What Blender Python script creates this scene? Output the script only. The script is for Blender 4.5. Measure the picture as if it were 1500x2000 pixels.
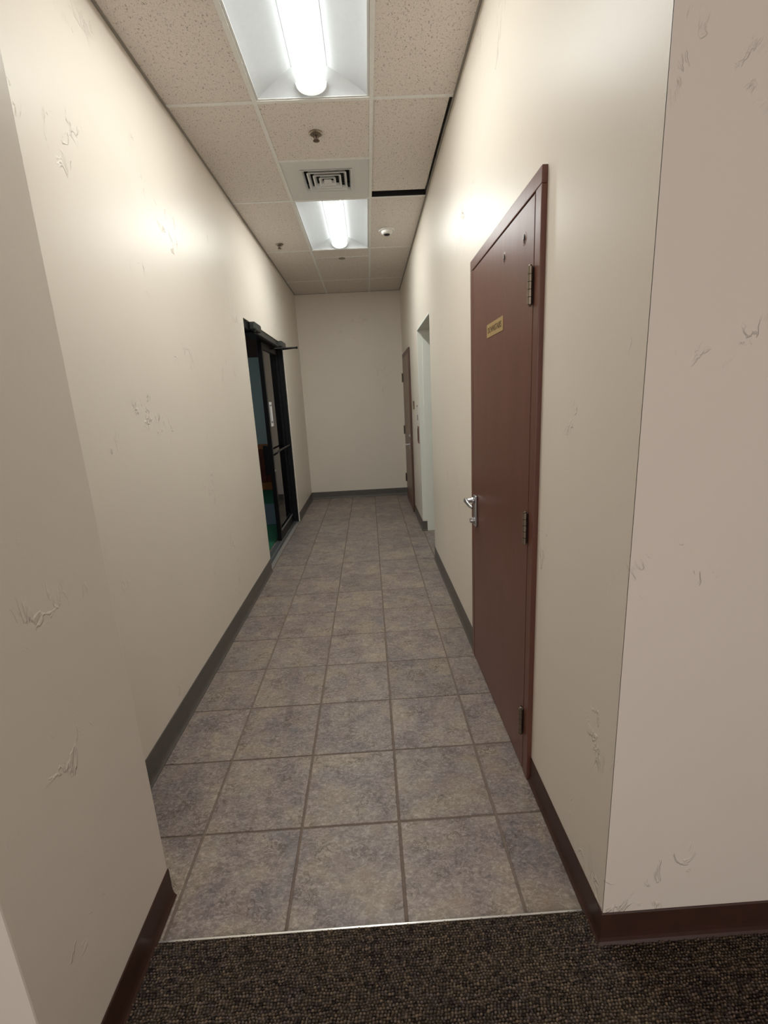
import bpy, bmesh, math, random
import numpy as np
from mathutils import Vector, Matrix
random.seed(4)
for o in list(bpy.data.objects): bpy.data.objects.remove(o)
SC = bpy.context.scene
COL = SC.collection

# ---------------------------------------------------------------- camera, world, lights, exposure
cam_d = bpy.data.cameras.new('camera'); cam = bpy.data.objects.new('camera', cam_d); COL.objects.link(cam)
cam_d.sensor_fit = 'HORIZONTAL'; cam_d.sensor_width = 36; cam_d.lens = 901.4848/1500*36
cam_d.clip_start = .02; cam_d.clip_end = 60
PI, YA, RO = [math.radians(a) for a in (-13.542, -1.25, 2.9768)]
R = Matrix.Rotation(YA, 3, 'Z') @ Matrix.Rotation(PI, 3, 'X') @ Matrix.Rotation(RO, 3, 'Y')
rt, fw, up = R.col[0], R.col[1], R.col[2]
cam.matrix_world = Matrix(((rt.x, up.x, -fw.x, 0), (rt.y, up.y, -fw.y, 0), (rt.z, up.z, -fw.z, 1.4719), (0, 0, 0, 1)))
SC.camera = cam
w = bpy.data.worlds.new('world'); SC.world = w; w.use_nodes = True
w.node_tree.nodes['Background'].inputs[0].default_value = (.75, .82, .9, 1)
w.node_tree.nodes['Background'].inputs[1].default_value = .15
SC.view_settings.view_transform = 'Standard'; SC.view_settings.look = 'None'
SC.view_settings.gamma = 1; SC.view_settings.use_curve_mapping = False
SC.view_settings.exposure = 2.36
LAMP = 13.0           # radiance of the fluorescent lenses
FOYER = 14.5         # watts of daylight entering the foyer behind the camera
SIDE = 2.6          # watts of the unseen fill lamp added past the glass door

def area(name, loc, rot, sx, sy, e, col):
    l = bpy.data.lights.new(name, 'AREA'); l.shape = 'RECTANGLE'; l.size = sx; l.size_y = sy; l.energy = e; l.color = col
    o = bpy.data.objects.new(name, l); COL.objects.link(o); o.location = loc; o.rotation_euler = rot
    return o
area('foyer_daylight', (0.0, -3.3, 1.7), (math.radians(78), 0, 0), 4.5, 2.0, FOYER, (1, .95, .95))
area('side_room_fill', (-3.9, 6.2, 1.6), (math.radians(90), 0, math.radians(-90)), 1.6, 1.0, SIDE, (.84, .95, 1))  # fill lamp added to lift the otherwise unlit side room

# ---------------------------------------------------------------- material helpers
def rgb(r, g, b):
    f = lambda c: (c/255/12.92) if c/255 <= .04045 else ((c/255+.055)/1.055)**2.4
    return (f(r), f(g), f(b), 1)
class NT:
    def __init__(s, name, rough=.5, metal=0, spec=.5):
        s.m = bpy.data.materials.new(name); s.m.use_nodes = True; s.t = s.m.node_tree
        s.b = s.t.nodes['Principled BSDF']; s.b.inputs['Roughness'].default_value = rough
        s.b.inputs['Metallic'].default_value = metal; s.b.inputs['Specular IOR Level'].default_value = spec
    def n(s, typ, **kw):
        x = s.t.nodes.new(typ)
        for k, v in kw.items():
            if hasattr(x, k) and not k.startswith('i_'): setattr(x, k, v)
        return x
    def l(s, a, b): s.t.links.new(a, b)
    def pos(s): return s.n('ShaderNodeNewGeometry').outputs['Position']
    def noise(s, vec, scale, detail=3, rough=.55, dist=0):
        x = s.n('ShaderNodeTexNoise'); x.inputs['Scale'].default_value = scale; x.inputs['Detail'].default_value = detail
        x.inputs['Roughness'].default_value = rough; x.inputs['Distortion'].default_value = dist
        s.l(vec, x.inputs['Vector']); return x.outputs['Fac']
    def ramp(s, fac, stops):
        x = s.n('ShaderNodeValToRGB'); e = x.color_ramp.elements
        e[0].position = stops[0][0]; e[0].color = stops[0][1]; e[1].position = stops[-1][0]; e[1].color = stops[-1][1]
        for p, c in stops[1:-1]:
            q = e.new(p); q.color = c
        s.l(fac, x.inputs[0]); return x.outputs[0]
    def math(s, op, a, b=None, clamp=False):
        x = s.n('ShaderNodeMath'); x.operation = op; x.use_clamp = clamp
        for i, v in enumerate((a, b)):
            if v is None: continue
            if isinstance(v, (int, float)): x.inputs[i].default_value = v
            else: s.l(v, x.inputs[i])
        return x.outputs[0]
    def mix(s, fac, a, b, mode='MIX'):
        x = s.n('ShaderNodeMix'); x.data_type = 'RGBA'; x.blend_type = mode
        for i, v in ((0, fac), (6, a), (7, b)):
            if isinstance(v, (int, float, tuple)): x.inputs[i].default_value = v
            else: s.l(v, x.inputs[i])
        return x.outputs[2]
    def bump(s, h, strength, dist, prev=None):
        x = s.n('ShaderNodeBump'); x.inputs['Strength'].default_value = strength; x.inputs['Distance'].default_value = dist
        s.l(h, x.inputs['Height'])
        if prev is not None: s.l(prev, x.inputs['Normal'])
        return x.outputs['Normal']
    def scale(s, vec, v):
        x = s.n('ShaderNodeMapping'); x.inputs['Scale'].default_value = v; s.l(vec, x.inputs['Vector']); return x.outputs[0]
def BW(v): return (v, v, v, 1)

def simple(name, c, rough=.5, metal=0, var=.08, scale=40, bump=0., spec=.5):
    N = NT(name, rough, metal, spec); p = N.pos()
    f = N.noise(p, scale, 4)
    d = tuple(x*(1-var) for x in c[:3])+(1,); l = tuple(min(1, x*(1+var)) for x in c[:3])+(1,)
    N.l(N.ramp(f, [(.3, d), (.7, l)]), N.b.inputs['Base Color'])
    if bump: N.l(N.bump(f, bump, .002), N.b.inputs['Normal'])
    return N.m

def paint(name, c, gloss=.36):
    """semi-gloss paint over a sparse skip-trowel texture"""
    N = NT(name, gloss, 0, .15); p = N.pos()
    fine = N.noise(p, 230, 2, .5)
    roll = N.noise(p, 22, 3, .5)
    st = N.scale(p, (1, 1, .55))
    ridge = N.math('ABSOLUTE', N.math('SUBTRACT', N.noise(st, 11, 4, .55, 1.3), .5))
    line = N.ramp(ridge, [(0, BW(1)), (.012, BW(.7)), (.030, BW(0))])
    mask = N.ramp(N.noise(p, 3.1, 2, .5), [(.59, BW(0)), (.66, BW(1))])
    mask2 = N.ramp(N.noise(p, 14, 1, .5), [(.50, BW(0)), (.56, BW(1))])
    mk = N.math('MULTIPLY', N.math('MULTIPLY', line, mask), mask2)
    n1 = N.bump(fine, .10, .0015)
    n2 = N.bump(roll, .10, .004, n1)
    n3 = N.bump(mk, .75, .0045, n2)
    N.l(n3, N.b.inputs['Normal'])
    cc = N.ramp(N.noise(p, 1.6, 3), [(.3, tuple(x*.97 for x in c[:3])+(1,)), (.7, c)])
    N.l(cc, N.b.inputs['Base Color'])
    return N.m

M = {}
M['wall'] = paint('cream_wall_paint', rgb(230, 221, 208))
M['white_wall'] = paint('white_wall_paint', rgb(236, 238, 229), .45)
M['base_grey'] = simple('grey_rubber_base', rgb(90, 86, 80), .45, var=.1, scale=25)
M['base_brown'] = simple('brown_rubber_base', rgb(62, 38, 29), .5, var=.12, scale=20)
M['door_brown'] = None
def door_paint(name, c, rough):
    N = NT(name, rough, 0, .5); p = N.pos()
    a = N.noise(N.scale(p, (1, 1, .4)), 9, 3); b = N.noise(p, 160, 2)
    N.l(N.ramp(a, [(.3, tuple(x*.9 for x in c[:3])+(1,)), (.7, tuple(x*1.07 for x in c[:3])+(1,))]), N.b.inputs['Base Color'])
    n1 = N.bump(b, .08, .001); N.l(N.bump(a, .22, .006, n1), N.b.inputs['Normal'])
    return N.m
M['door_brown'] = door_paint('maroon_brown_door_paint', rgb(106, 67, 56), .36)
M['door_tan'] = door_paint('taupe_brown_door_paint', rgb(128, 104, 88), .4)
M['door_frame_dark'] = door_paint('dark_brown_frame_paint', rgb(88, 60, 50), .45)
M['grout'] = simple('brown_grout', rgb(122, 108, 98), .9, var=.15, scale=60, bump=.3)
M['steel'] = simple('brushed_nickel', (.55, .56, .58, 1), .32, 1, .05)
M['hinge'] = simple('aged_bronze_hinge', (.26, .22, .17, 1), .42, 1, .15)
M['recess_dark'] = simple('recess_shade_black', (.01, .01, .01, 1), .8)  # black colour painted in for the shade inside gaps and holes
M['plenum'] = simple('plenum_black', (.012, .012, .013, 1), .9)
M['strip'] = simple('aluminium_strip', (.80, .79, .76, 1), .25, 1, .04)
M['black_alu'] = simple('black_anodised_aluminium', (.005, .005, .006, 1), .42, 0, .1, spec=.2)
M['closer'] = simple('dark_bronze_closer', (.045, .05, .047, 1), .4, .3, .2)
M['white_metal'] = simple('white_enamel', (.68, .68, .66, 1), .4, 0, .02)
M['pan'] = simple('white_reflector_pan', (.52, .54, .55, 1), .45, 0, .02)
M['tee'] = simple('grid_tee_enamel', (.80, .79, .75, 1), .5, 0, .04)
M['tee_dark'] = simple('wall_angle_enamel', (.30, .28, .25, 1), .5, 0, .1)
M['brass'] = simple('brass_sign_plate', rgb(176, 148, 98), .4, .25, .08)
M['letter'] = simple('engraved_brown_letters', rgb(82, 58, 30), .6)
M['plastic_white'] = simple('white_plastic', (.72, .70, .66, 1), .4)
M['green_carpet'] = simple('green_carpet', rgb(24, 92, 66), .95, 0, .4, 90, .5)
M['blue_wall'] = simple('blue_grey_wall', rgb(150, 163, 160), .6)
M['wood_red'] = simple('dark_red_wood', rgb(92, 38, 24), .4, 0, .3, 14)
M['wood_light'] = simple('honey_wood', rgb(150, 92, 48), .4, 0, .2, 16)
M['patch_grey'] = simple('blue_grey_patch', rgb(92, 108, 118), .9, 0, .2, 80)
M['paper'] = simple('white_paper', (.75, .75, .75, 1), .7)
M['grey_print'] = simple('grey_print', (.2, .2, .21, 1), .7)
M['threshold'] = simple('aluminium_threshold', (.42, .44, .45, 1), .35, .9, .1)
M['sprinkler'] = simple('bronze_sprinkler', (.20, .15, .11, 1), .4, .9, .2)
M['escutcheon'] = simple('chrome_escutcheon', (.34, .29, .23, 1), .3, .9, .1)
M['plate_brown'] = simple('brown_plate', rgb(120, 92, 78), .45)

def tile_mat():
    N = NT('slate_look_ceramic', .5, 0, .55); p = N.pos()
    oi = N.n('ShaderNodeObjectInfo').outputs['Random']
    comb = N.n('ShaderNodeCombineXYZ'); N.l(N.math('MULTIPLY', oi, 37.), comb.inputs[2]); N.l(N.math('MULTIPLY', oi, 11.), comb.inputs[0])
    add = N.n('ShaderNodeVectorMath'); add.operation = 'ADD'; N.l(p, add.inputs[0]); N.l(comb.outputs[0], add.inputs[1]); q = add.outputs[0]
    big = N.noise(q, 5.5, 3, .6, .6); mid = N.noise(N.scale(q, (1, 1.7, 1)), 22, 6, .72, .5)
    c1 = N.ramp(big, [(.38, rgb(98, 85, 95)), (.5, rgb(140, 125, 123)), (.62, rgb(168, 152, 130))])
    c2 = N.ramp(mid, [(.30, rgb(76, 66, 66)), (.5, rgb(136, 122, 114)), (.70, rgb(196, 182, 166))])
    c = N.mix(.42, c1, c2)
    fine = N.noise(N.scale(q, (1, 1.5, 1)), 75, 5, .75, .8)
    c = N.mix(.40, c, N.ramp(fine, [(.36, rgb(70, 60, 58)), (.5, rgb(134, 122, 114)), (.64, rgb(205, 194, 180))]))
    warm = N.ramp(N.noise(q, 9, 2), [(.55, BW(0)), (.72, BW(1))])
    c = N.mix(N.math('MULTIPLY', warm, .35), c, rgb(150, 128, 108))
    blue = N.ramp(N.noise(N.scale(q, (1.3, 1, 1)), 7.3, 2), [(.58, BW(0)), (.72, BW(1))])
    c = N.mix(N.math('MULTIPLY', blue, .30), c, rgb(110, 116, 122))
    # chipped slate ridges, brown in their hollows
    rd = N.math('ABSOLUTE', N.math('SUBTRACT', N.noise(q, 26, 5, .6, 1.1), .5))
    crack = N.math('MULTIPLY', N.ramp(rd, [(0, BW(1)), (.018, BW(.8)), (.038, BW(0))]), N.ramp(N.noise(q, 10, 3), [(.52, BW(0)), (.60, BW(1))]))
    c = N.mix(N.math('MULTIPLY', crack, .7), c, rgb(80, 62, 50))
    tone = N.math('ADD', N.math('MULTIPLY', oi, .16), .90)
    hsv = N.n('ShaderNodeHueSaturation'); N.l(c, hsv.inputs['Color']); N.l(tone, hsv.inputs['Value']); hsv.inputs['Saturation'].default_value = .98
    # one scuff left of the middle
    sep = N.n('ShaderNodeSeparateXYZ'); N.l(p, sep.inputs[0])
    dx = N.math('DIVIDE', N.math('ABSOLUTE', N.math('ADD', sep.outputs[0], .475)), .022)
    dy = N.math('DIVIDE', N.math('ABSOLUTE', N.math('SUBTRACT', sep.outputs[1], 2.0)), .15)
    d = N.math('ADD', N.math('POWER', dx, 2.), N.math('POWER', dy, 2.))
    sc = N.math('MULTIPLY', N.ramp(d, [(0.1, BW(1)), (1., BW(0))]), .35)
    N.l(N.mix(sc, hsv.outputs[0], rgb(78, 62, 56)), N.b.inputs['Base Color'])
    N.l(N.ramp(mid, [(.3, BW(.50)), (.7, BW(.34))]), N.b.inputs['Roughness'])
    n1 = N.bump(mid, .35, .003); n2 = N.bump(crack, -.7, .003, n1); N.l(N.bump(big, .3, .006, n2), N.b.inputs['Normal'])
    return N.m
M['tile'] = tile_mat()
def ceil_mat():
    N = NT('fissured_mineral_fibre', .95, 0, .1); p = N.pos()
    oi = N.n('ShaderNodeObjectInfo').outputs['Random']
    comb = N.n('ShaderNodeCombineXYZ'); N.l(N.math('MULTIPLY', oi, 5.), comb.inputs[1])
    add = N.n('ShaderNodeVectorMath'); add.operation = 'ADD'; N.l(p, add.inputs[0]); N.l(comb.outputs[0], add.inputs[1]); q = add.outputs[0]
    f = N.noise(N.scale(q, (1.35, .75, 1)), 108, 2, .55, 1.0)
    g = N.noise(q, 260, 2)
    pits = N.ramp(f, [(.35, BW(1)), (.395, BW(0))])
    base = N.ramp(g, [(.3, rgb(214, 204, 196)), (.7, rgb(236, 228, 220))])
    N.l(N.mix(N.math('MULTIPLY', pits, .6), base, rgb(112, 96, 84)), N.b.inputs['Base Color'])
    n1 = N.bump(g, .35, .0015); N.l(N.bump(pits, -.6, .003, n1), N.b.inputs['Normal'])
    return N.m
M['ceiling_tile'] = ceil_mat()
def carpet_mat():
    N = NT('brown_loop_carpet', .97, 0, .05); p = N.pos()
    v = N.n('ShaderNodeTexVoronoi'); v.inputs['Scale'].default_value = 190; N.l(N.scale(p, (.6, 1, 1)), v.inputs['Vector'])
    sep = N.n('ShaderNodeSeparateColor'); N.l(v.outputs['Color'], sep.inputs[0])
    c = N.ramp(sep.outputs[0], [(.0, rgb(56, 48, 45)), (.4, rgb(106, 93, 82)), (.7, rgb(156, 134, 108)), (1., rgb(124, 110, 108))])
    big = N.ramp(N.noise(p, 6, 3), [(.35, rgb(92, 84, 86)), (.65, rgb(108, 98, 82))])
    c = N.mix(.35, c, big)
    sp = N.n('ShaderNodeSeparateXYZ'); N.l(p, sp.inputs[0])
    low = N.ramp(sp.outputs[2], [(.004, BW(.18)), (.0085, BW(1))])   # colour darkens down between the loops
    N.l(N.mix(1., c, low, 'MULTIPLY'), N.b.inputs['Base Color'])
    return N.m
M['carpet'] = carpet_mat()
def emit(name, c, s):
    N = NT(name); N.b.inputs['Base Color'].default_value = (.8, .8, .8, 1)
    N.b.inputs['Emission Color'].default_value = c; N.b.inputs['Emission Strength'].default_value = s; return N.m
M['lens'] = emit('fluorescent_lens', (.97, 1., .97, 1), LAMP)
M['lens_side'] = emit('fluorescent_lens_side', (.97, 1., .97, 1), LAMP*.10)
M['lens_end'] = emit('lens_end_cap', (.93, 1., .98, 1), LAMP*.01)
def glass():
    m = bpy.data.materials.new('door_glass'); m.use_nodes = True; t = m.node_tree; t.nodes.clear()
    o = t.nodes.new('ShaderNodeOutputMaterial'); mx = t.nodes.new('ShaderNodeMixShader'); g = t.nodes.new('ShaderNodeBsdfGlossy')
    g.inputs['Roughness'].default_value = .01; tr = t.nodes.new('ShaderNodeBsdfTransparent'); tr.inputs[0].default_value = (.86, .92, .92, 1)
    f = t.nodes.new('ShaderNodeFresnel'); f.inputs['IOR'].default_value = 1.5
    t.links.new(f.outputs[0], mx.inputs[0]); t.links.new(tr.outputs[0], mx.inputs[1]); t.links.new(g.outputs[0], mx.inputs[2])
    t.links.new(mx.outputs[0], o.inputs[0]); return m
M['glass'] = glass()

# ---------------------------------------------------------------- object helpers
W0 = {}
def wl(o): return W0.get(o.name, Vector((0, 0, 0))) if o else Vector((0, 0, 0))
def obj(name, bm, mat, parent=None, smooth=False, label=None, kind=None):
    """bm is in world coordinates; becomes one mesh object"""
    off = wl(parent)
    if off.length: bmesh.ops.translate(bm, verts=bm.verts, vec=-off)
    bmesh.ops.recalc_face_normals(bm, faces=bm.faces)
    me = bpy.data.meshes.new(name); bm.to_mesh(me); bm.free()
    if smooth:
        me.shade_smooth()
    me.materials.append(mat)
    o = bpy.data.objects.new(name, me); COL.objects.link(o); o.parent = parent; W0[o.name] = off
    if label: o['label'] = label
    if kind: o['kind'] = kind
    return o
def thing(name, label, cat, loc, group=None):
    o = bpy.data.objects.new(name, None); COL.objects.link(o); o.location = loc; o.empty_display_size = .1
    o['label'] = label; o['category'] = cat; W0[o.name] = Vector(loc)
    if group: o['group'] = group
    return o
def root_struct(name, loc=(0, 0, 0)):
    o = bpy.data.objects.new(name, None); COL.objects.link(o); o.location = loc; o['kind'] = 'structure'; W0[o.name] = Vector(loc); return o
def box(bm, x0, x1, y0, y1, z0, z1, bev=0, seg=1):
    vs = [bm.verts.new((x, y, z)) for x in (x0, x1) for y in (y0, y1) for z in (z0, z1)]
    F = [(0, 1, 3, 2), (4, 6, 7, 5), (0, 4, 5, 1), (2, 3, 7, 6), (0, 2, 6, 4), (1, 5, 7, 3)]
    fs = [bm.faces.new([vs[i] for i in f]) for f in F]
    if bev:
        es = list({e for f in fs for e in f.edges})
        bmesh.ops.bevel(bm, geom=es, offset=bev, segments=seg, affect='EDGES', profile=.5)
    return bm
def B(*a, **k): return box(bmesh.new(), *a, **k)
def cyl(bm, p0, p1, r0, r1=None, n=16):
    p0, p1 = Vector(p0), Vector(p1); r1 = r0 if r1 is None else r1
    d = (p1-p0); q = d.to_track_quat('Z', 'Y')
    rings = []
    for p, r in ((p0, r0), (p1, r1)):
        rings.append([bm.verts.new(p+q@Vector((math.cos(2*math.pi*i/n)*r, math.sin(2*math.pi*i/n)*r, 0))) for i in range(n)])
    for i in range(n): bm.faces.new((rings[0][i], rings[0][(i+1) % n], rings[1][(i+1) % n], rings[1][i]))
    bm.faces.new(rings[0][::-1]); bm.faces.new(rings[1]); return bm
def lathe(bm, c, axis, prof, n=24):
    """prof: (radius, distance along axis)"""
    c = Vector(c); q = Vector(axis).to_track_quat('Z', 'Y'); rings = []
    for r, h in prof:
        rings.append([bm.verts.new(c+q@Vector((math.cos(2*math.pi*i/n)*r, math.sin(2*math.pi*i/n)*r, h))) for i in range(n)])
    for a, b in zip(rings, rings[1:]):
        for i in range(n): bm.faces.new((a[i], a[(i+1) % n], b[(i+1) % n], b[i]))
    bm.faces.new(rings[0]); bm.faces.new(rings[-1]); return bm
def poly_extrude(bm, pts, d):
    """pts: 3-D polygon, extruded by vector d"""
    a = [bm.verts.new(p) for p in pts]; b = [bm.verts.new(Vector(p)+Vector(d)) for p in pts]; n = len(pts)
    bm.faces.new(a); bm.faces.new(b[::-1])
    for i in range(n): bm.faces.new((a[i], a[(i+1) % n], b[(i+1) % n], b[i]))
    return bm
def tube(bm, pts, r, n=10):
    for a, b in zip(pts, pts[1:]): cyl(bm, a, b, r, n=n)
    for p in pts[1:-1]: bmesh.ops.create_icosphere(bm, subdivisions=2, radius=r, matrix=Matrix.Translation(p))
    return bm

# ---------------------------------------------------------------- key measures (metres)
XL, XR, ZC, YE = -.972, .552, 3.017, 7.24
XP, YP0, YP1 = -.698, .65, 1.149        # projecting pier on the left
YC = .936                                # near corner of the right wall
HT = 3.28
T = .3498; GX = .0266; GY = 1.3546
LY0, LY1, LZ = 4.04, 5.87, 2.185         # glass door opening
AY0, AY1, AZ = 4.12, 5.09, 2.165         # alcove opening

# ---------------------------------------------------------------- walls
bm = bmesh.new(); L0 = XL-.15
box(bm, L0, XL, YP1-.1, LY0, 0, HT); box(bm, L0, XL, LY1, YE+.15, 0, HT); box(bm, L0, XL, LY0, LY1, LZ, HT)
obj('wall_left', bm, M['wall'], kind='structure')
bm = B(L0, XP, YP0, YP1, 0, HT, bev=.004, seg=2); box(bm, -3.2, XL, YP0, YP0+.12, 0, HT)
obj('wall_left_pier', bm, M['wall'], kind='structure')
D0, D1 = 1.544, 2.40                      # brown door leaf
bm = bmesh.new(); R1 = XR+.14
box(bm, XR, R1, YC, 1.50, 0, HT); box(bm, XR, R1, 2.445, AY0, 0, HT); box(bm, XR, R1, 1.50, 2.445, 2.10, HT)
box(bm, XR, R1, AY0, AY1, AZ, HT); box(bm, XR, R1, AY1, 5.99, 0, HT); box(bm, XR, R1, 5.99, 6.99, 2.09, HT); box(bm, XR, R1, 6.99, YE+.15, 0, HT)
obj('wall_right', bm, M['wall'], kind='structure')
bm = B(R1-.0005, 3.2, YC, YC+.12, 0, HT)
box(bm, XR, R1, YC-.0005, YC+.002, 0, HT)
obj('wall_near_right', bm, M['wall'], kind='structure')
obj('wall_end', B(XL, XR, YE, YE+.15, 0, HT), M['wall'], kind='structure')
obj('wall_back', B(-3.2, 3.2, -3.75, -3.6, 0, HT), M['wall'], kind='structure')
obj('wall_foyer_left', B(-3.35, -3.2, -3.6, YP0+.12, 0, HT), M['wall'], kind='structure')
obj('wall_foyer_right', B(3.2, 3.35, -3.6, YC+.12, 0, HT), M['wall'], kind='structure')
# alcove behind the white opening
bm = B(R1, 2.0, AY1, AY1+.1, 0, 2.6); box(bm, R1, 2.0, AY0-.1, AY0, 0, 2.6); box(bm, 2.0, 2.1, AY0-.1, AY1+.1, 0, 2.6)
box(bm, XR+.05, R1, AY1-.008, AY1-.0002, 0, AZ-.0005)
obj('wall_alcove', bm, M['white_wall'], kind='structure')
obj('ceiling_alcove', B(R1, 2.0, AY0, AY1, 2.21, 2.3), M['white_wall'], kind='structure')
# corner bead on the alcove's far corner and head, its bright highlight painted white
bm = B(XR-.0015, XR+.05, AY1-.0025, AY1+.018, .125, AZ, bev=.001); box(bm, XR-.0015, XR+.012, AY0, AY1, AZ-.004, AZ+.012)
obj('trim_alcove', bm, M['white_wall'], kind='structure')

# ---------------------------------------------------------------- baseboards (rubber cove)
def cove(name, pts, mat, h=.115, flip=1):
    """sweep the profile along the polyline; the room lies to the right of the path (flip=1)"""
    prof = [(.0003, 0), (.013, 0), (.0135, .005), (.008, .012), (.005, .022), (.004, .035), (.004, h-.003), (.002, h), (.0003, h)]
    P = [Vector((x, y)) for x, y in pts]; bm = bmesh.new(); rings = []
    for i, p in enumerate(P):
        ns = []
        for a, b in ((i-1, i), (i, i+1)):
            if a < 0 or b >= len(P): continue
            d = (P[b]-P[a]).normalized(); ns.append(Vector((d.y, -d.x))*flip)
        n = ns[0] if len(ns) == 1 else (ns[0]+ns[1])/(1+ns[0].dot(ns[1]))
        rings.append([bm.verts.new((p.x+n.x*d, p.y+n.y*d, z)) for d, z in prof])
    for a, b in zip(rings, rings[1:]):
        for i in range(len(prof)-1): bm.faces.new((a[i], a[i+1], b[i+1], b[i]))
        bm.faces.new((a[-1], a[0], b[0], b[-1]))
    bm.faces.new(rings[0]); bm.faces.new(rings[-1][::-1])
    return obj(name, bm, mat, kind='structure')
cove('baseboard_left', [(XL, YP1+.01), (XL, LY0-.002), (XL-.10, LY0-.002)][:2], M['base_grey'], .122)
cove('baseboard_left_far', [(XL, LY1+.002), (XL, YE), (XR, YE)], M['base_grey'], .112)
cove('baseboard_pier', [(-3.1, YP0), (XP, YP0), (XP, YP1-.002)], M['base_brown'], .108)
cove('baseboard_near_right', [(XR, 1.492), (XR, YC), (3.1, YC)], M['base_brown'], .105)
cove('baseboard_right', [(XR, AY0), (XR, 2.452)], M['base_grey'], .118)
cove('baseboard_right_far', [(XR, 5.985), (XR, AY1), (XR+.05, AY1)], M['base_grey'], .112, 1)

# ---------------------------------------------------------------- floor: slab, grout bed, every tile
fl = obj('floor', B(-3.2, 3.2, -3.6, YE+.15, -.15, -.0034), M['grout'], kind='structure')
cache = {}
def floor_tile(x0, x1, y0, y1):
    g = .0042; sx, sy = round(x1-x0-2*g, 4), round(y1-y0-2*g, 4)
    if sx < .008 or sy < .008: return
    key = (sx, sy)
    if key not in cache:
        bm = B(-sx/2, sx/2, -sy/2, sy/2, -.0055, .0, bev=.0022, seg=2)
        bmesh.ops.recalc_face_normals(bm, faces=bm.faces)
        me = bpy.data.meshes.new('tile'); bm.to_mesh(me); bm.free(); me.materials.append(M['tile']); cache[key] = me
    o = bpy.data.objects.new('tile', cache[key]); COL.objects.link(o); o.parent = fl
    o.location = ((x0+x1)/2+random.uniform(-.0006, .0006), (y0+y1)/2+random.uniform(-.0006, .0006), random.uniform(-.0005, .0003))
    o.rotation_euler = (random.uniform(-.0012, .0012), random.uniform(-.0012, .0012), random.uniform(-.0015, .0015))
xs = [GX+i*T for i in range(-3, 6)]
ys = [GY+j*T for j in range(-1, 18)]
for j in range(len(ys)-1):
    y0, y1 = max(ys[j], 1.017), min(ys[j+1], YE)
    for i in range(len(xs)-1):
        lo, hi = XL, XR
        x0, x1 = max(xs[i], lo), min(xs[i+1], hi)
        if x1-x0 > .006: floor_tile(x0, x1, y0, y1)
        # alcove floor
        a0, a1 = max(xs[i], XR+.003), min(xs[i+1], 2.0)
        b0, b1 = max(y0, AY0), min(y1, AY1-.009)
        if a1-a0 > .02 and b1-b0 > .02: floor_tile(a0, a1, b0, b1)
# metal transition strip
bm = B(XP+.014, XR-.014, 1.0125, 1.0195, -.0024, .0055, bev=.0015, seg=2)
o = obj('transition_strip', bm, M['strip']); o['kind'] = 'structure'
o['label'] = 'thin metal edge strip between the brown carpet and the floor tiles'

# ---------------------------------------------------------------- carpet with real loops
def carpet():
    x0, x1, y0, y1, s = -1.05, 2.1, .28, 1.0122, .0022
    nx, ny = int((x1-x0)/s), int((y1-y0)/s)
    X = x0+np.arange(nx+1)*(x1-x0)/nx; Y = y0+np.arange(ny+1)*(y1-y0)/ny
    XX, YY = np.meshgrid(X, Y, indexing='ij')
    py, px = .0066, .0088
    wv = .0011*np.sin(XX*61+3*np.sin(YY*40))+.0009*np.sin(XX*173+YY*90); YY0 = YY; YY = YY+wv
    row = np.floor(YY/py); rs = np.random.RandomState(3)
    jit = rs.rand(4000)*px; ph = XX+jit[(row.astype(int)) % 4000]
    colm = np.floor(ph/px).astype(int); hr = rs.rand(997, 1009)
    hh = hr[(row.astype(int)) % 997, colm % 1009]
    Z = .0015+np.abs(np.sin(np.pi*YY/py))**.6*np.abs(np.sin(np.pi*ph/px))**.5*(.0045+.004*hh)
    YY = YY0; V = np.stack([XX, YY, Z], -1).reshape(-1, 3)
    idx = np.arange((nx+1)*(ny+1)).reshape(nx+1, ny+1)
    q = np.stack([idx[:-1, :-1], idx[1:, :-1], idx[1:, 1:], idx[:-1, 1:]], -1).reshape(-1, 4)
    cx = (XX[:-1, :-1]+XX[1:, 1:])[..., None].reshape(-1)/2; cy = (YY[:-1, :-1]+YY[1:, 1:]).reshape(-1)/2
    bad = ((cx < XP) & (cy > YP0)) | ((cx > XR) & (cy > YC))
    q = q[~bad]
    nv = len(V)
    ex = np.array([[-3.2, -3.6, .006], [3.2, -3.6, .006], [3.2, y0, .006], [-3.2, y0, .006],
                   [-3.2, y0, .006], [x0, y0, .006], [x0, YP0, .006], [-3.2, YP0, .006],
                   [x1, y0, .006], [3.2, y0, .006], [3.2, YC, .006], [x1, YC, .006]])
    V = np.concatenate([V, ex]); q = np.concatenate([q, nv+np.arange(12).reshape(3, 4)])
    me = bpy.data.meshes.new('carpet'); me.vertices.add(len(V)); me.vertices.foreach_set('co', V.astype(np.float32).ravel())
    me.loops.add(len(q)*4); me.loops.foreach_set('vertex_index', q.astype(np.int32).ravel())
    me.polygons.add(len(q)); me.polygons.foreach_set('loop_start', (np.arange(len(q))*4).astype(np.int32))
    me.polygons.foreach_set('loop_total', np.full(len(q), 4, np.int32)); me.update(calc_edges=True); me.validate()
    me.materials.append(M['carpet'])
    o = bpy.data.objects.new('carpet', me); COL.objects.link(o)
    o['kind'] = 'stuff'; o['label'] = 'dark brown loop pile carpet in front of the metal strip'; o['category'] = 'carpet'
carpet()

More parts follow.
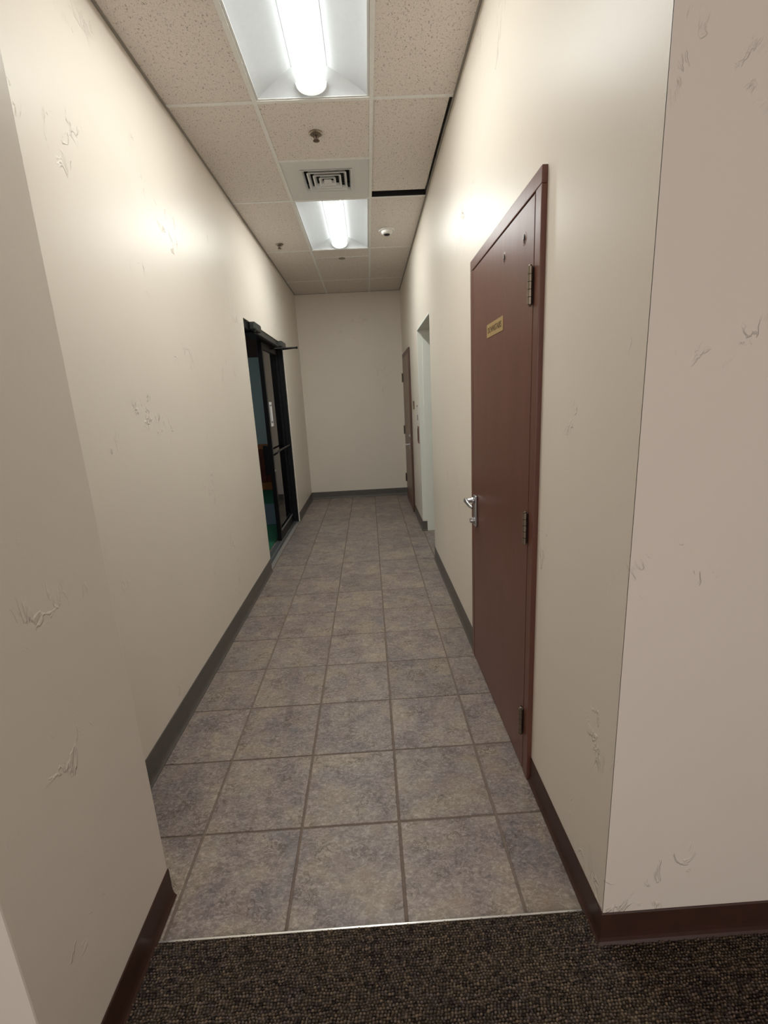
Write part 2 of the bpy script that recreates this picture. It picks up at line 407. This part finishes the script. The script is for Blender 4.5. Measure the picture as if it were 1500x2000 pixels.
# ---------------------------------------------------------------- ceiling: plenum, tees, every tile
ce = root_struct('ceiling')
bm = B(L0, R1, YC-.2, YE+.15, HT, HT+.1); obj('plenum_deck', bm, M['plenum'], ce)
obj('ceiling_foyer', B(-3.2, 3.2, -3.6, YC, ZC, HT), M['ceiling_tile'], kind='structure')
bm = B(XP, XR, YC-.001, YC+.0, ZC, HT); bm.free()
CX = [XL, -.501, .109, XR]; Y1 = 2.863; F4 = 1.2192
def ctile(x0, x1, y0, y1, dz=0):
    bm = B(x0+.010, x1-.010, y0+.010, y1-.010, ZC+.0015+dz, ZC+.016+dz, bev=.002)
    return obj('ceiling_tile', bm, M['ceiling_tile'], ce)
rowsL = [YC, Y1-F4, Y1, Y1+F4, Y1+2*F4, Y1+3*F4, YE]
for a, b in zip(rowsL, rowsL[1:]):
    ctile(XL-.004, CX[1], a, b)
    if abs(a-Y1) > .01:
        ctile(CX[2], XR+.004, a, b)
ctile(CX[2], XR-.016, Y1, Y1+F4-.095, .002)     # this tile has slid and leaves a gap, darkened by a black strip
Y2 = Y1+F4; Y3 = Y1+2*F4
ctile(CX[1], CX[2], YC, Y1-F4); ctile(CX[1], CX[2], Y1, Y1+F4/2)
midrows = [Y3, 5.565, 6.53, YE]
for a, b in zip(midrows, midrows[1:]): ctile(CX[1], CX[2], a, b)
obj('gap_dark_strip', B(CX[2]+.012, XR-.012, Y1+F4-.008, Y1+F4-.006, ZC-.001, ZC+.06), M['recess_dark'], ce, label='black strip darkening the gap where a tile has slid')  # strip added so the gap's shade is painted black
def tee(x0, x1, y0, y1, mat='tee', name='grid_tee'):
    bm = B(x0, x1, y0, y1, ZC-.0015, ZC+.0012); 
    if x1-x0 > y1-y0: box(bm, x0, x1, (y0+y1)/2-.001, (y0+y1)/2+.001, ZC, ZC+.035)
    else: box(bm, (x0+x1)/2-.001, (x0+x1)/2+.001, y0, y1, ZC, ZC+.035)
    return obj(name, bm, M[mat], ce)
t2 = .0115
for x in CX[1:3]: tee(x-t2, x+t2, YC, YE)
for y in rowsL[1:-1]:
    for a, b in ((XL+.012, CX[1]-t2), (CX[2]+t2, XR-.012)): tee(a, b, y-t2, y+t2)
for y in (Y1-F4, Y1, Y1+F4/2, Y2, Y3, 5.565, 6.53): tee(CX[1]+t2, CX[2]-t2, y-t2, y+t2)
tee(XL+.0005, XL+.014, YC, YE, 'tee_dark', 'wall_angle'); tee(XL+.014, XR-.014, YE-.015, YE-.0005, 'tee_dark', 'wall_angle')
tee(XR-.012, XR-.0005, YC, YE, 'tee_dark', 'wall_angle')

# ---------------------------------------------------------------- troffer lights
def troffer(y0, y1, label):
    xc = (CX[1]+CX[2])/2; hw = .292
    t = thing('ceiling_light', label, 'ceiling light', (xc, (y0+y1)/2, ZC), 'recessed fluorescent ceiling lights')
    a, b = y0+.0125, y1-.0125
    bm = bmesh.new(); e = .010; z = ZC+.001
    box(bm, xc-hw, xc-hw+e, a, b, z, z+.012); box(bm, xc+hw-e, xc+hw, a, b, z, z+.012)
    box(bm, xc-hw+e, xc+hw-e, a, a+e, z, z+.012); box(bm, xc-hw+e, xc+hw-e, b-e, b, z, z+.012)
    obj('frame', bm, M['white_metal'], t)
    # curved side pans
    cw, top, ed = .088, .078, .105
    for s in (-1, 1):
        bm = bmesh.new(); n = 10; prof = []
        for i in range(n+1):
            u = i/n; x = (hw-e)+(cw-(hw-e))*u; zz = top*.92*u**.85
            prof.append((xc+s*x, ZC+.004+zz, u))
        prev = None
        for x, zz, u in prof:
            yy0, yy1 = a+e+ed*u, b-e-ed*u
            cur = [bm.verts.new((x, yy0, zz)), bm.verts.new((x, yy1, zz)), bm.verts.new((x, yy0, zz+.002)), bm.verts.new((x, yy1, zz+.002))]
            if prev:
                bm.faces.new((prev[0], prev[1], cur[1], cur[0])); bm.faces.new((prev[2], prev[3], cur[3], cur[2]))
            prev = cur
        obj('reflector_pan', bm, M['pan'], t, True)
    for yy, s in ((a+e, 1), (b-e, -1)):
        bm = bmesh.new(); n = 10; L = []; Rr = []
        for i in range(n+1):
            u = i/n; x = (hw-e)+(cw-(hw-e))*u; zz = top*.92*u**.85+ZC+.004
            L.append(bm.verts.new((xc-x, yy+s*ed*u, zz))); Rr.append(bm.verts.new((xc+x, yy+s*ed*u, zz)))
        for i in range(n): bm.faces.new((L[i], L[i+1], Rr[i+1], Rr[i]))
        obj('end_plate', bm, M['pan'], t, True)
    # lens
    ly0, ly1 = a+e+.028, b-e-.028; lw = .066; ztop = ZC+.075
    bm = bmesh.new(); n = 14; r0 = r1 = None; A = []; Bv = []
    for i in range(n+1):
        th = math.pi*i/n; x = xc-lw*math.cos(th); zz = ztop-.066*math.sin(th)**.6
        A.append(bm.verts.new((x, ly0+.012, zz))); Bv.append(bm.verts.new((x, ly1-.012, zz)))
    for i in range(n): bm.faces.new((A[i], A[i+1], Bv[i+1], Bv[i]))
    bm.faces.new((A[0], Bv[0], Bv[-1], A[-1]))
    lo = obj('lens', bm, M['lens'], t, True, label='glowing white lens')
    lo.data.materials.append(M['lens_side'])
    for k_, p_ in enumerate(lo.data.polygons):
        if k_ < 4 or 10 <= k_ < 14: p_.material_index = 1     # lens sides made dimmer to throw less light on walls and pans
    for yy, d in ((ly0, .012), (ly1-.020, .020)):
        bm = bmesh.new(); pts = []
        for i in range(n+1):
            th = math.pi*i/n; pts.append((xc-(lw+.018)*math.cos(th), yy, ztop+.002-.084*math.sin(th)**.65))
        poly_extrude(bm, pts, (0, d, 0)); obj('end_cap', bm, M['lens_end'], t)
    bm = B(xc-.088, xc+.088, ly0, ly1, ZC+.074, ZC+.0755); obj('lens_tray', bm, M['pan'], t)
    bm = B(xc-hw, xc+hw, a, b, ZC+.085, ZC+.13)
    obj('housing', bm, M['white_metal'], t)
troffer(Y1-F4, Y1, 'large recessed white fluorescent light nearest the viewer, cut off at the top of the photo')
troffer(Y2, Y3, 'recessed white fluorescent light beyond the square air diffuser')

# ---------------------------------------------------------------- air diffuser panel
xc, yc = (CX[1]+CX[2])/2, Y1+F4*.75; dd = .2925
t = thing('air_diffuser', 'square white louvred air diffuser between the two ceiling lights', 'vent', (xc, yc, ZC))
bm = bmesh.new(); q = .176
for a in ((xc-dd, xc-q, yc-dd, yc+dd), (xc+q, xc+dd, yc-dd, yc+dd), (xc-q, xc+q, yc-dd, yc-q), (xc-q, xc+q, yc+q, yc+dd)):
    box(bm, *a, ZC+.0015, ZC+.006)
obj('panel', bm, M['white_metal'], t)
obj('duct_dark_sheet', B(xc-q, xc+q, yc-q, yc+q, ZC+.06, ZC+.065), M['recess_dark'], t)  # black sheet painted as the dark inside the duct
for k, r in enumerate((.176, .137, .098, .059)):
    # each louvre: a square skirt flaring outwards and downwards
    bm = bmesh.new(); w = .027
    def ring(r, z): return [bm.verts.new((xc+sx*r, yc+sy*r, z)) for sx, sy in ((-1, -1), (1, -1), (1, 1), (-1, 1))]
    a = ring(r, ZC-.004); b = ring(r-w*.62, ZC+.020); c = ring(r-.003, ZC-.0055+.0035); d = ring(r-w*.62-.003, ZC+.022)
    lip = ring(r-.008, ZC-.004)
    for i in range(4):
        j = (i+1) % 4
        bm.faces.new((a[i], a[j], b[j], b[i])); bm.faces.new((a[i], lip[i], lip[j], a[j])); bm.faces.new((lip[i], lip[j], d[j], d[i])); bm.faces.new((b[i], b[j], d[j], d[i]))
    for v in c: bm.verts.remove(v)
    obj('louvre', bm, M['white_metal'], t)
obj('centre_plate', B(xc-.026, xc+.026, yc-.026, yc+.026, ZC-.003, ZC+.004, bev=.002), M['white_metal'], t)

# ---------------------------------------------------------------- sprinklers, smoke detector
def sprinkler(x, y, label, hang=True):
    t = thing('fire_sprinkler', label, 'sprinkler', (x, y, ZC))
    obj('escutcheon', lathe(bmesh.new(), (x, y, ZC-.0002), (0, 0, -1), [(.040, 0), (.040, .003), (.033, .008), (.016, .009), (.014, .004)] if hang else [(.036, 0), (.036, .004), (.030, .008), (.004, .009)]), M['escutcheon'], t, False)
    if not hang: return
    obj('body', lathe(bmesh.new(), (x, y, ZC+.02), (0, 0, -1), [(.010, 0), (.010, .022), (.013, .025), (.010, .030), (.006, .032)], 12), M['sprinkler'], t)
    bm = bmesh.new()
    for s in (-1, 1): tube(bm, [Vector((x+s*.010, y, ZC-.008)), Vector((x+s*.014, y, ZC-.018)), Vector((x+s*.010, y, ZC-.028)), Vector((x, y, ZC-.036))], .0028, 8)
    obj('arm', bm, M['sprinkler'], t)
    obj('bulb', cyl(bmesh.new(), (x, y, ZC-.012), (x, y, ZC-.034), .0035, n=10), M['base_brown'], t)
    bm = lathe(bmesh.new(), (x, y, ZC-.036), (0, 0, -1), [(.006, 0), (.019, .002), (.019, .004), (.004, .005)], 16)
    obj('deflector', bm, M['sprinkler'], t)
sprinkler(-.216, 3.165, 'pendant fire sprinkler in the tile between the near light and the air diffuser')
sprinkler(-.781, 5.06, 'small pendant fire sprinkler in the left column of ceiling tiles')
sprinkler(-.195, 5.60, 'flat sprinkler cover plate just beyond the farther ceiling light', False)
t = thing('smoke_detector', 'round white smoke detector on the right column of ceiling tiles', 'smoke detector', (.266, 4.79, ZC))
obj('base', lathe(bmesh.new(), (.266, 4.79, ZC+.0012), (0, 0, -1), [(.075, 0), (.075, .010), (.070, .014), (.062, .015)], 32), M['plastic_white'], t)
obj('sensing_chamber', lathe(bmesh.new(), (.266, 4.79, ZC-.0138), (0, 0, -1), [(.052, 0), (.050, .018), (.040, .026), (.034, .0262)], 32), M['plastic_white'], t)
obj('chamber_slot', lathe(bmesh.new(), (.266, 4.79, ZC-.0395), (0, 0, -1), [(.028, 0), (.026, .006), (.014, .008)], 24), M['recess_dark'], t)

# ---------------------------------------------------------------- brown steel door and its frame
def hinge(par, x, y, z0, z1, n=5, side=1):
    """knuckled barrel hinge on a door face at x, standing proud into the corridor"""
    r = .0085; h = (z1-z0)/n
    bm = bmesh.new()
    for i in range(n): cyl(bm, (x-r, y, z0+h*i+.0008), (x-r, y, z0+h*(i+1)-.0008), r, n=12)
    hb = obj('hinge', bm, M['hinge'], par)
    bm = B(x-.004, x+.002, y, y+.019*side, z0+.002, z1-.002) if side > 0 else B(x-.004, x+.002, y-.019, y, z0+.002, z1-.002)
    obj('hinge_gap_shade', bm, M['recess_dark'], hb)  # coloured black for the shaded gap beside the barrel
    bm = lathe(bmesh.new(), (x-r, y, z1), (0, 0, 1), [(.0045, -.002), (.0055, .002), (.004, .005), (.001, .006)], 10)
    lathe(bm, (x-r, y, z0), (0, 0, -1), [(.0045, -.002), (.0055, .002), (.004, .005), (.001, .006)], 10)
    obj('hinge_tip', bm, M['hinge'], hb)
fx = XR-.017                                   # face of the frame
d1 = thing('door_1', 'maroon brown steel door with lever handle and brass sign, right side near the viewer', 'door', (XR, (D0+D1)/2, 0))
O0, O1, OT = D0-.050, D1+.050, 2.105; IT = 2.057
bm = bmesh.new()
for a, b in ((O0, D0), (D1, O1)): box(bm, fx, R1, a, b, .0012, IT, bev=.003, seg=2)
box(bm, fx, R1, O0, O1, IT, OT, bev=.003, seg=2)
box(bm, XR+.055, R1, D0-.001, D0+.015, 0, IT); box(bm, XR+.055, R1, D1-.015, D1+.001, 0, IT); box(bm, XR+.055, R1, D0, D1, IT-.015, IT+.001)
obj('frame', bm, M['door_brown'], d1)
lf = obj('leaf', B(fx+.0005, fx+.045, D0+.005, D1-.005, .010, IT-.005, bev=.0015), M['door_brown'], d1)
lx = fx+.0005
for z0, z1 in ((1.742, 1.852), (.955, 1.067), (.172, .285)): hinge(d1, fx-.001, D0+.0035, z0, z1)
# two bolt holes left where a closer was fixed, in shallow dents
for yy, zz in ((1.64, 1.957), (1.865, 1.962)):
    pl = bmesh.new()
    lathe(pl, (lx+.0008, yy, zz), (-1, 0, 0), [(.024, 0), (.018, .0014), (.011, .0018), (.0075, .0008)], 20)
    dent = obj('bolt_dent', pl, M['door_brown'], d1)
    bm = bmesh.new()
    for s in (-1, 1): lathe(bm, (lx-.0001, yy, zz+s*.008), (-1, 0, 0), [(.0062, 0), (.0062, .0012), (.003, .0014)], 12)
    obj('bolt_hole', bm, M['recess_dark'], dent)
    obj('bolt_tip', lathe(bmesh.new(), (lx-.0008, yy, zz), (-1, 0, 0), [(.003, 0), (.003, .003), (.001, .004)], 8), M['steel'], dent)
# sign
sg = obj('sign_plate', B(lx-.0022, lx+.0002, 1.873, 2.118, 1.712, 1.766, bev=.0006), M['brass'], d1, label='brass coloured nameplate reading DOWNSTAIRS')
def text(s, size, loc, yaw_rows, mat, parent, name='lettering', sx=1.0):
    cu = bpy.data.curves.new(name, 'FONT'); cu.body = s; cu.size = size; cu.extrude = .0004; cu.align_x = 'CENTER'; cu.align_y = 'CENTER'; cu.offset = size*.012
    o = bpy.data.objects.new(name, cu); COL.objects.link(o); dg = bpy.context.evaluated_depsgraph_get(); dg.update()
    me = bpy.data.meshes.new_from_object(o.evaluated_get(dg)); bpy.data.objects.remove(o)
    me.transform(Matrix.Diagonal((sx, 1, 1, 1))); me.transform(yaw_rows); me.transform(Matrix.Translation(Vector(loc)-wl(parent)))
    me.materials.clear(); me.materials.append(mat)
    o = bpy.data.objects.new(name, me); COL.objects.link(o); o.parent = parent; W0[o.name] = wl(parent); return o
# text facing -X: local x -> -Y, local y -> Z, local z -> -X
RM = Matrix(((0, 0, -1, 0), (-1, 0, 0, 0), (0, 1, 0, 0), (0, 0, 0, 1)))
text('DOWNSTAIRS', .033, (lx-.0024, 1.9955, 1.7385), RM, M['letter'], sg, sx=.98)
# lever set
ly = 2.332
hs = obj('lock_plate', B(lx-.014, lx, ly-.024, ly+.024, .806, .972, bev=.005, seg=3), M['steel'], d1, label='brushed metal lock plate')
lathe_b = lathe(bmesh.new(), (lx-.012, ly, .945), (-1, 0, 0), [(.017, 0), (.017, .012), (.012, .016), (.011, .046), (.009, .050)], 20)
obj('lever_neck', lathe_b, M['steel'], hs, True)
bm = bmesh.new()
secs = [(0.014, .945, .013, .010), (0, .946, .014, .011), (-.03, .943, .011, .009), (-.06, .938, .010, .008), (-.09, .935, .0095, .007), (-.112, .934, .007, .005)]
prev = None
for dy, z, hh, th in secs:
    cx = lx-.056+max(0, -dy-.07)*.18
    ring_ = [bm.verts.new((cx+th*math.cos(a), ly+dy, z+hh*math.sin(a))) for a in [2*math.pi*i/14 for i in range(14)]]
    if prev:
        for i in range(14): bm.faces.new((prev[i], prev[(i+1) % 14], ring_[(i+1) % 14], ring_[i]))
    else: bm.faces.new(ring_)
    prev = ring_
bm.faces.new(prev[::-1]); obj('lever_handle', bm, M['steel'], hs, True)
obj('lock_cylinder', lathe(bmesh.new(), (lx-.012, ly, .838), (-1, 0, 0), [(.017, 0), (.017, .010), (.014, .013), (.013, .022), (.009, .024)], 20), M['steel'], hs)

# ---------------------------------------------------------------- far taupe door near the end wall
Y0, Y1d = 6.00, 6.98
d3 = thing('door_2', 'taupe brown door beside the end wall, farthest on the right', 'door', (XR, (Y0+Y1d)/2, 0))
f3 = XR-.022
bm = bmesh.new(); 
for a, b in ((Y0, Y0+.05), (Y1d-.05, Y1d)): box(bm, f3, R1-.02, a, b, 0.001, 2.045, bev=.002)
box(bm, f3, R1-.02, Y0, Y1d, 2.045, 2.10, bev=.002); obj('frame', bm, M['door_frame_dark'], d3, label='darker brown door frame')
obj('leaf', B(f3-.003, f3+.04, Y0+.0535, Y1d-.0535, .01, 2.042, bev=.0015), M['door_tan'], d3)
for z0, z1 in ((1.72, 1.84), (.98, 1.10), (.27, .39)): hinge(d3, f3-.006, Y1d-.05, z0, z1, side=-1)
obj('lock_rose', lathe(bmesh.new(), (f3-.003, 6.12, 1.0), (-1, 0, 0), [(.027, 0), (.027, .008), (.018, .014), (.010, .022)], 18), M['steel'], d3)
h3 = obj('lock_plate', B(f3-.010, f3-.003, 6.10, 6.14, .82, .93, bev=.003), M['steel'], d3)
bm = cyl(bmesh.new(), (f3-.01, 6.12, .895), (f3-.058, 6.12, .895), .010, n=12)
tube(bm, [Vector((f3-.055, 6.11, .895)), Vector((f3-.057, 6.18, .892)), Vector((f3-.050, 6.235, .890))], .009, 10); obj('lever_handle', bm, M['steel'], h3)
obj('kick_plate', B(f3-.0045, f3-.003, Y0+.07, Y1d-.07, .03, .16), M['door_brown'], d3, label='darker red brown kick plate')

# wall plates between far door and alcove
t = thing('room_sign', 'small brown room sign on the right wall beside the taupe door', 'sign', (XR, 5.70, 1.40))
obj('sign_plate', B(XR-.006, XR-.0003, 5.62, 5.79, 1.355, 1.45, bev=.001), M['plate_brown'], t)
obj('sign_band', B(XR-.0072, XR-.0058, 5.64, 5.77, 1.37, 1.385), M['brass'], t)
t = thing('switch_plate', 'narrow dark brown wall plate at the edge of the white alcove', 'wall plate', (XR, 5.24, 1.08))
obj('plate', B(XR-.010, XR-.0003, 5.20, 5.29, .985, 1.175, bev=.003, seg=2), M['plate_brown'], t)
obj('plate_insert', B(XR-.014, XR-.0095, 5.222, 5.268, 1.01, 1.15, bev=.002), M['base_brown'], t)
t = thing('notice_holder', 'slim pale notice holder on the wall above the dark plate', 'notice', (XR, 5.26, 1.29))
obj('backing', B(XR-.005, XR-.0003, 5.20, 5.32, 1.21, 1.40, bev=.001), M['plastic_white'], t)
obj('notice_print', B(XR-.0062, XR-.0049, 5.22, 5.30, 1.24, 1.30), M['grey_print'], t)
obj('clip', B(XR-.010, XR-.0049, 5.235, 5.285, 1.385, 1.405, bev=.002), M['hinge'], t)

# ---------------------------------------------------------------- glass storefront door on the left
g = thing('door_3', 'black framed glass double door opening in the left wall, near leaf swung away', 'glass door', (XL, (LY0+LY1)/2, 0))
fa, fb = XL-.115, XL-.012                      # frame depth
FW = .045
bm = bmesh.new()
for a, b in ((LY0+.002, LY0+.002+FW), (LY1-.002-FW, LY1-.002)): box(bm, fa, fb, a, b, 0.0, LZ-.002-FW, bev=.002)
box(bm, fa, fb, LY0+.002, LY1-.002, LZ-.065, LZ-.002, bev=.002)
obj('frame', bm, M['black_alu'], g)
obj('threshold', poly_extrude(bmesh.new(), [(XL-.130, LY0+.003, .0), (XL-.125, LY0+.003, .012), (XL-.075, LY0+.003, .016), (XL-.060, LY0+.003, .012), (XL-.035, LY0+.003, .014), (XL-.004, LY0+.003, .002), (XL-.004, LY0+.003, .0)], (0, LY1-LY0-.006, 0)), M['threshold'], g)
def leaf(par, hy, fy, ang, far):
    """storefront leaf hinged at y=hy whose free edge closes at y=fy, swung by ang into the side room"""
    x0, x1 = -.0225, .0225; W = abs(fy-hy); Z0, Z1 = .016, LZ-.068; sw = .052
    def tf(bm):
        s = 1 if fy > hy else -1
        bmesh.ops.transform(bm, matrix=Matrix.Translation((XL-.092, hy, 0)) @ Matrix.Rotation(ang, 4, 'Z') @ Matrix.Diagonal((1, s, 1, 1)), verts=bm.verts); return bm
    bm = bmesh.new()
    box(bm, x0, x1, .003, sw, Z0, Z1, bev=.002); box(bm, x0, x1, W-sw, W-.003, Z0, Z1, bev=.002)
    box(bm, x0, x1, sw, W-sw, Z1-.065, Z1, bev=.002); box(bm, x0, x1, sw, W-sw, Z0, Z0+.10, bev=.002)
    lf = obj('leaf', tf(bm), M['black_alu'], par)
    bm = bmesh.new()
    for sx in (x0-.001, x1-.008): box(bm, sx, sx+.009, sw, W-sw, Z0+.10, Z0+.118)
    obj('glazing_bead', tf(bm), M['threshold'], lf, label='pale metal glazing bead')
    obj('glass_pane', tf(B(-.003, .003, sw-.004, W-sw+.004, Z0+.10, Z1-.061)), M['glass'], lf)
    # push bar inside, pull handle outside
    bm = tube(bmesh.new(), [Vector((x0-.001, W-.03, 1.0)), Vector((x0-.055, W-.035, 1.0)), Vector((x0-.055, .06, 1.0)), Vector((x0-.001, .03, 1.0))], .014, 10)
    obj('push_bar', tf(bm), M['black_alu'], lf)
    bm = B(x0-.055, x0, W-.05, W-.006, .76, 1.07, bev=.006, seg=2); obj('latch_case', tf(bm), M['black_alu'], lf)
    bm = tube(bmesh.new(), [Vector((x1+.001, W-.028, .965)), Vector((x1+.040, W-.030, .985)), Vector((x1+.045, W-.16, 1.0)), Vector((x1+.042, W-.30, 1.0)), Vector((x1+.040, .04, 1.0)), Vector((x1+.001, .03, .99))], .010, 10)
    obj('pull_handle', tf(bm), M['black_alu'], lf)
    bm = lathe(bmesh.new(), (x1, W-.028, .80), (1, 0, 0), [(.013, 0), (.013, .004), (.010, .007), (.003, .008)], 14); obj('key_cylinder', tf(bm), M['steel'], lf)
    if far:
        nb = obj('door_notice', tf(B(.0032, .0045, W-.30, W-.17, 1.26, 1.52)), M['paper'], lf, label='white printed notices stuck to the glass')
        bm = bmesh.new(); box(bm, .0046, .0052, W-.285, W-.185, 1.475, 1.492); box(bm, .0046, .0052, W-.285, W-.185, 1.295, 1.315)
        box(bm, .0046, .0052, W-.205, W-.185, 1.315, 1.475); nb2 = obj('notice_print', tf(bm), M['grey_print'], lf)
    return lf
ym = (LY0+LY1)/2
for q_ in (d1, d3, g): q_['kind'] = 'structure'
lf_near = leaf(g, LY0+.05, ym-.001, math.radians(97), False)
leaf(g, LY1-.05, ym+.001, 0, True)
def closer(y0, y1, pivot, elbow, shoe, label):
    bm = B(fb-.001, fb+.056, y0, y1, LZ-.062, LZ+.004, bev=.012, seg=3)
    c = obj('closer_body', bm, M['closer'], g)
    bm = lathe(bmesh.new(), (fb+.03, pivot, LZ-.058), (0, 0, -1), [(.014, -.002), (.014, .010), (.010, .014)], 12)
    obj('closer_spindle', bm, M['closer'], c)
    bm = bmesh.new(); tube(bm, [Vector((fb+.03, pivot, LZ-.072)), Vector(elbow), Vector(shoe)], .008, 8)
    lathe(bm, Vector(elbow)+Vector((0, 0, .012)), (0, 0, -1), [(.010, 0), (.012, .004), (.012, .020), (.010, .024)], 12)
    obj('closer_arm', bm, M['black_alu'], c)
    return c
closer(4.26, 4.50, 4.33, (fa-.16, 4.28, LZ-.078), (fa-.30, 4.14, LZ-.085), '')
closer(5.55, 5.79, 5.72, (fb+.205, 5.60, LZ-.074), (XL-.070, 5.40, LZ-.095), '')
obj('header_cover', B(fb-.001, fb+.012, 4.50, 5.55, LZ-.060, LZ-.012, bev=.003), M['closer'], g)

# ---------------------------------------------------------------- dim side room behind the glass door
SX0, SX1, SY0, SY1, SZ = -4.6, L0, 3.3, 8.35, 2.62
bm = B(SX0, SX1, SY1, SY1+.1, 0, SZ); box(bm, SX0-.1, SX0, SY0-.1, SY1+.1, 0, SZ); box(bm, SX0, SX1, SY0-.1, SY0, 0, SZ)
box(bm, L0, L0+.02, YE+.15, SY1+.1, 0, SZ)
obj('wall_side_room', bm, M['blue_wall'], kind='structure')
obj('ceiling_side_room', B(SX0, SX1, SY0, SY1, SZ, SZ+.1), M['base_brown'], kind='structure')
obj('floor_side_room', B(SX0, SX1-.0, SY0, SY1, -.05, .004), M['green_carpet'], kind='structure')
obj('trim_1', B(SX0, SX1, SY1-.10, SY1-.0005, 2.30, SZ, bev=.004), M['base_brown'], kind='structure')
wn = root_struct('trim_2', (-2.8, SY1, 0))
n = 9; pw = (SX1-SX0)/n
for i in range(n):
    obj('wainscot_panel', B(SX0+i*pw+.004, SX0+(i+1)*pw-.004, SY1-.03, SY1-.0005, .14, .74, bev=.004), M['wood_red'], wn)
obj('cap_rail', B(SX0, SX1, SY1-.05, SY1-.0005, .74, .83, bev=.006), M['wood_light'], wn)
obj('base_rail', B(SX0, SX1, SY1-.045, SY1-.0005, .004, .14, bev=.006), M['wood_light'], wn)
t = obj('floor_patch', B(-2.9, -1.18, 5.75, 7.05, .0045, .011, bev=.003), M['patch_grey'])  # thin blue grey slab laid on the green floor
t['label'] = 'blue grey floor patch on the green carpet behind the glass door'; t['category'] = 'mat'
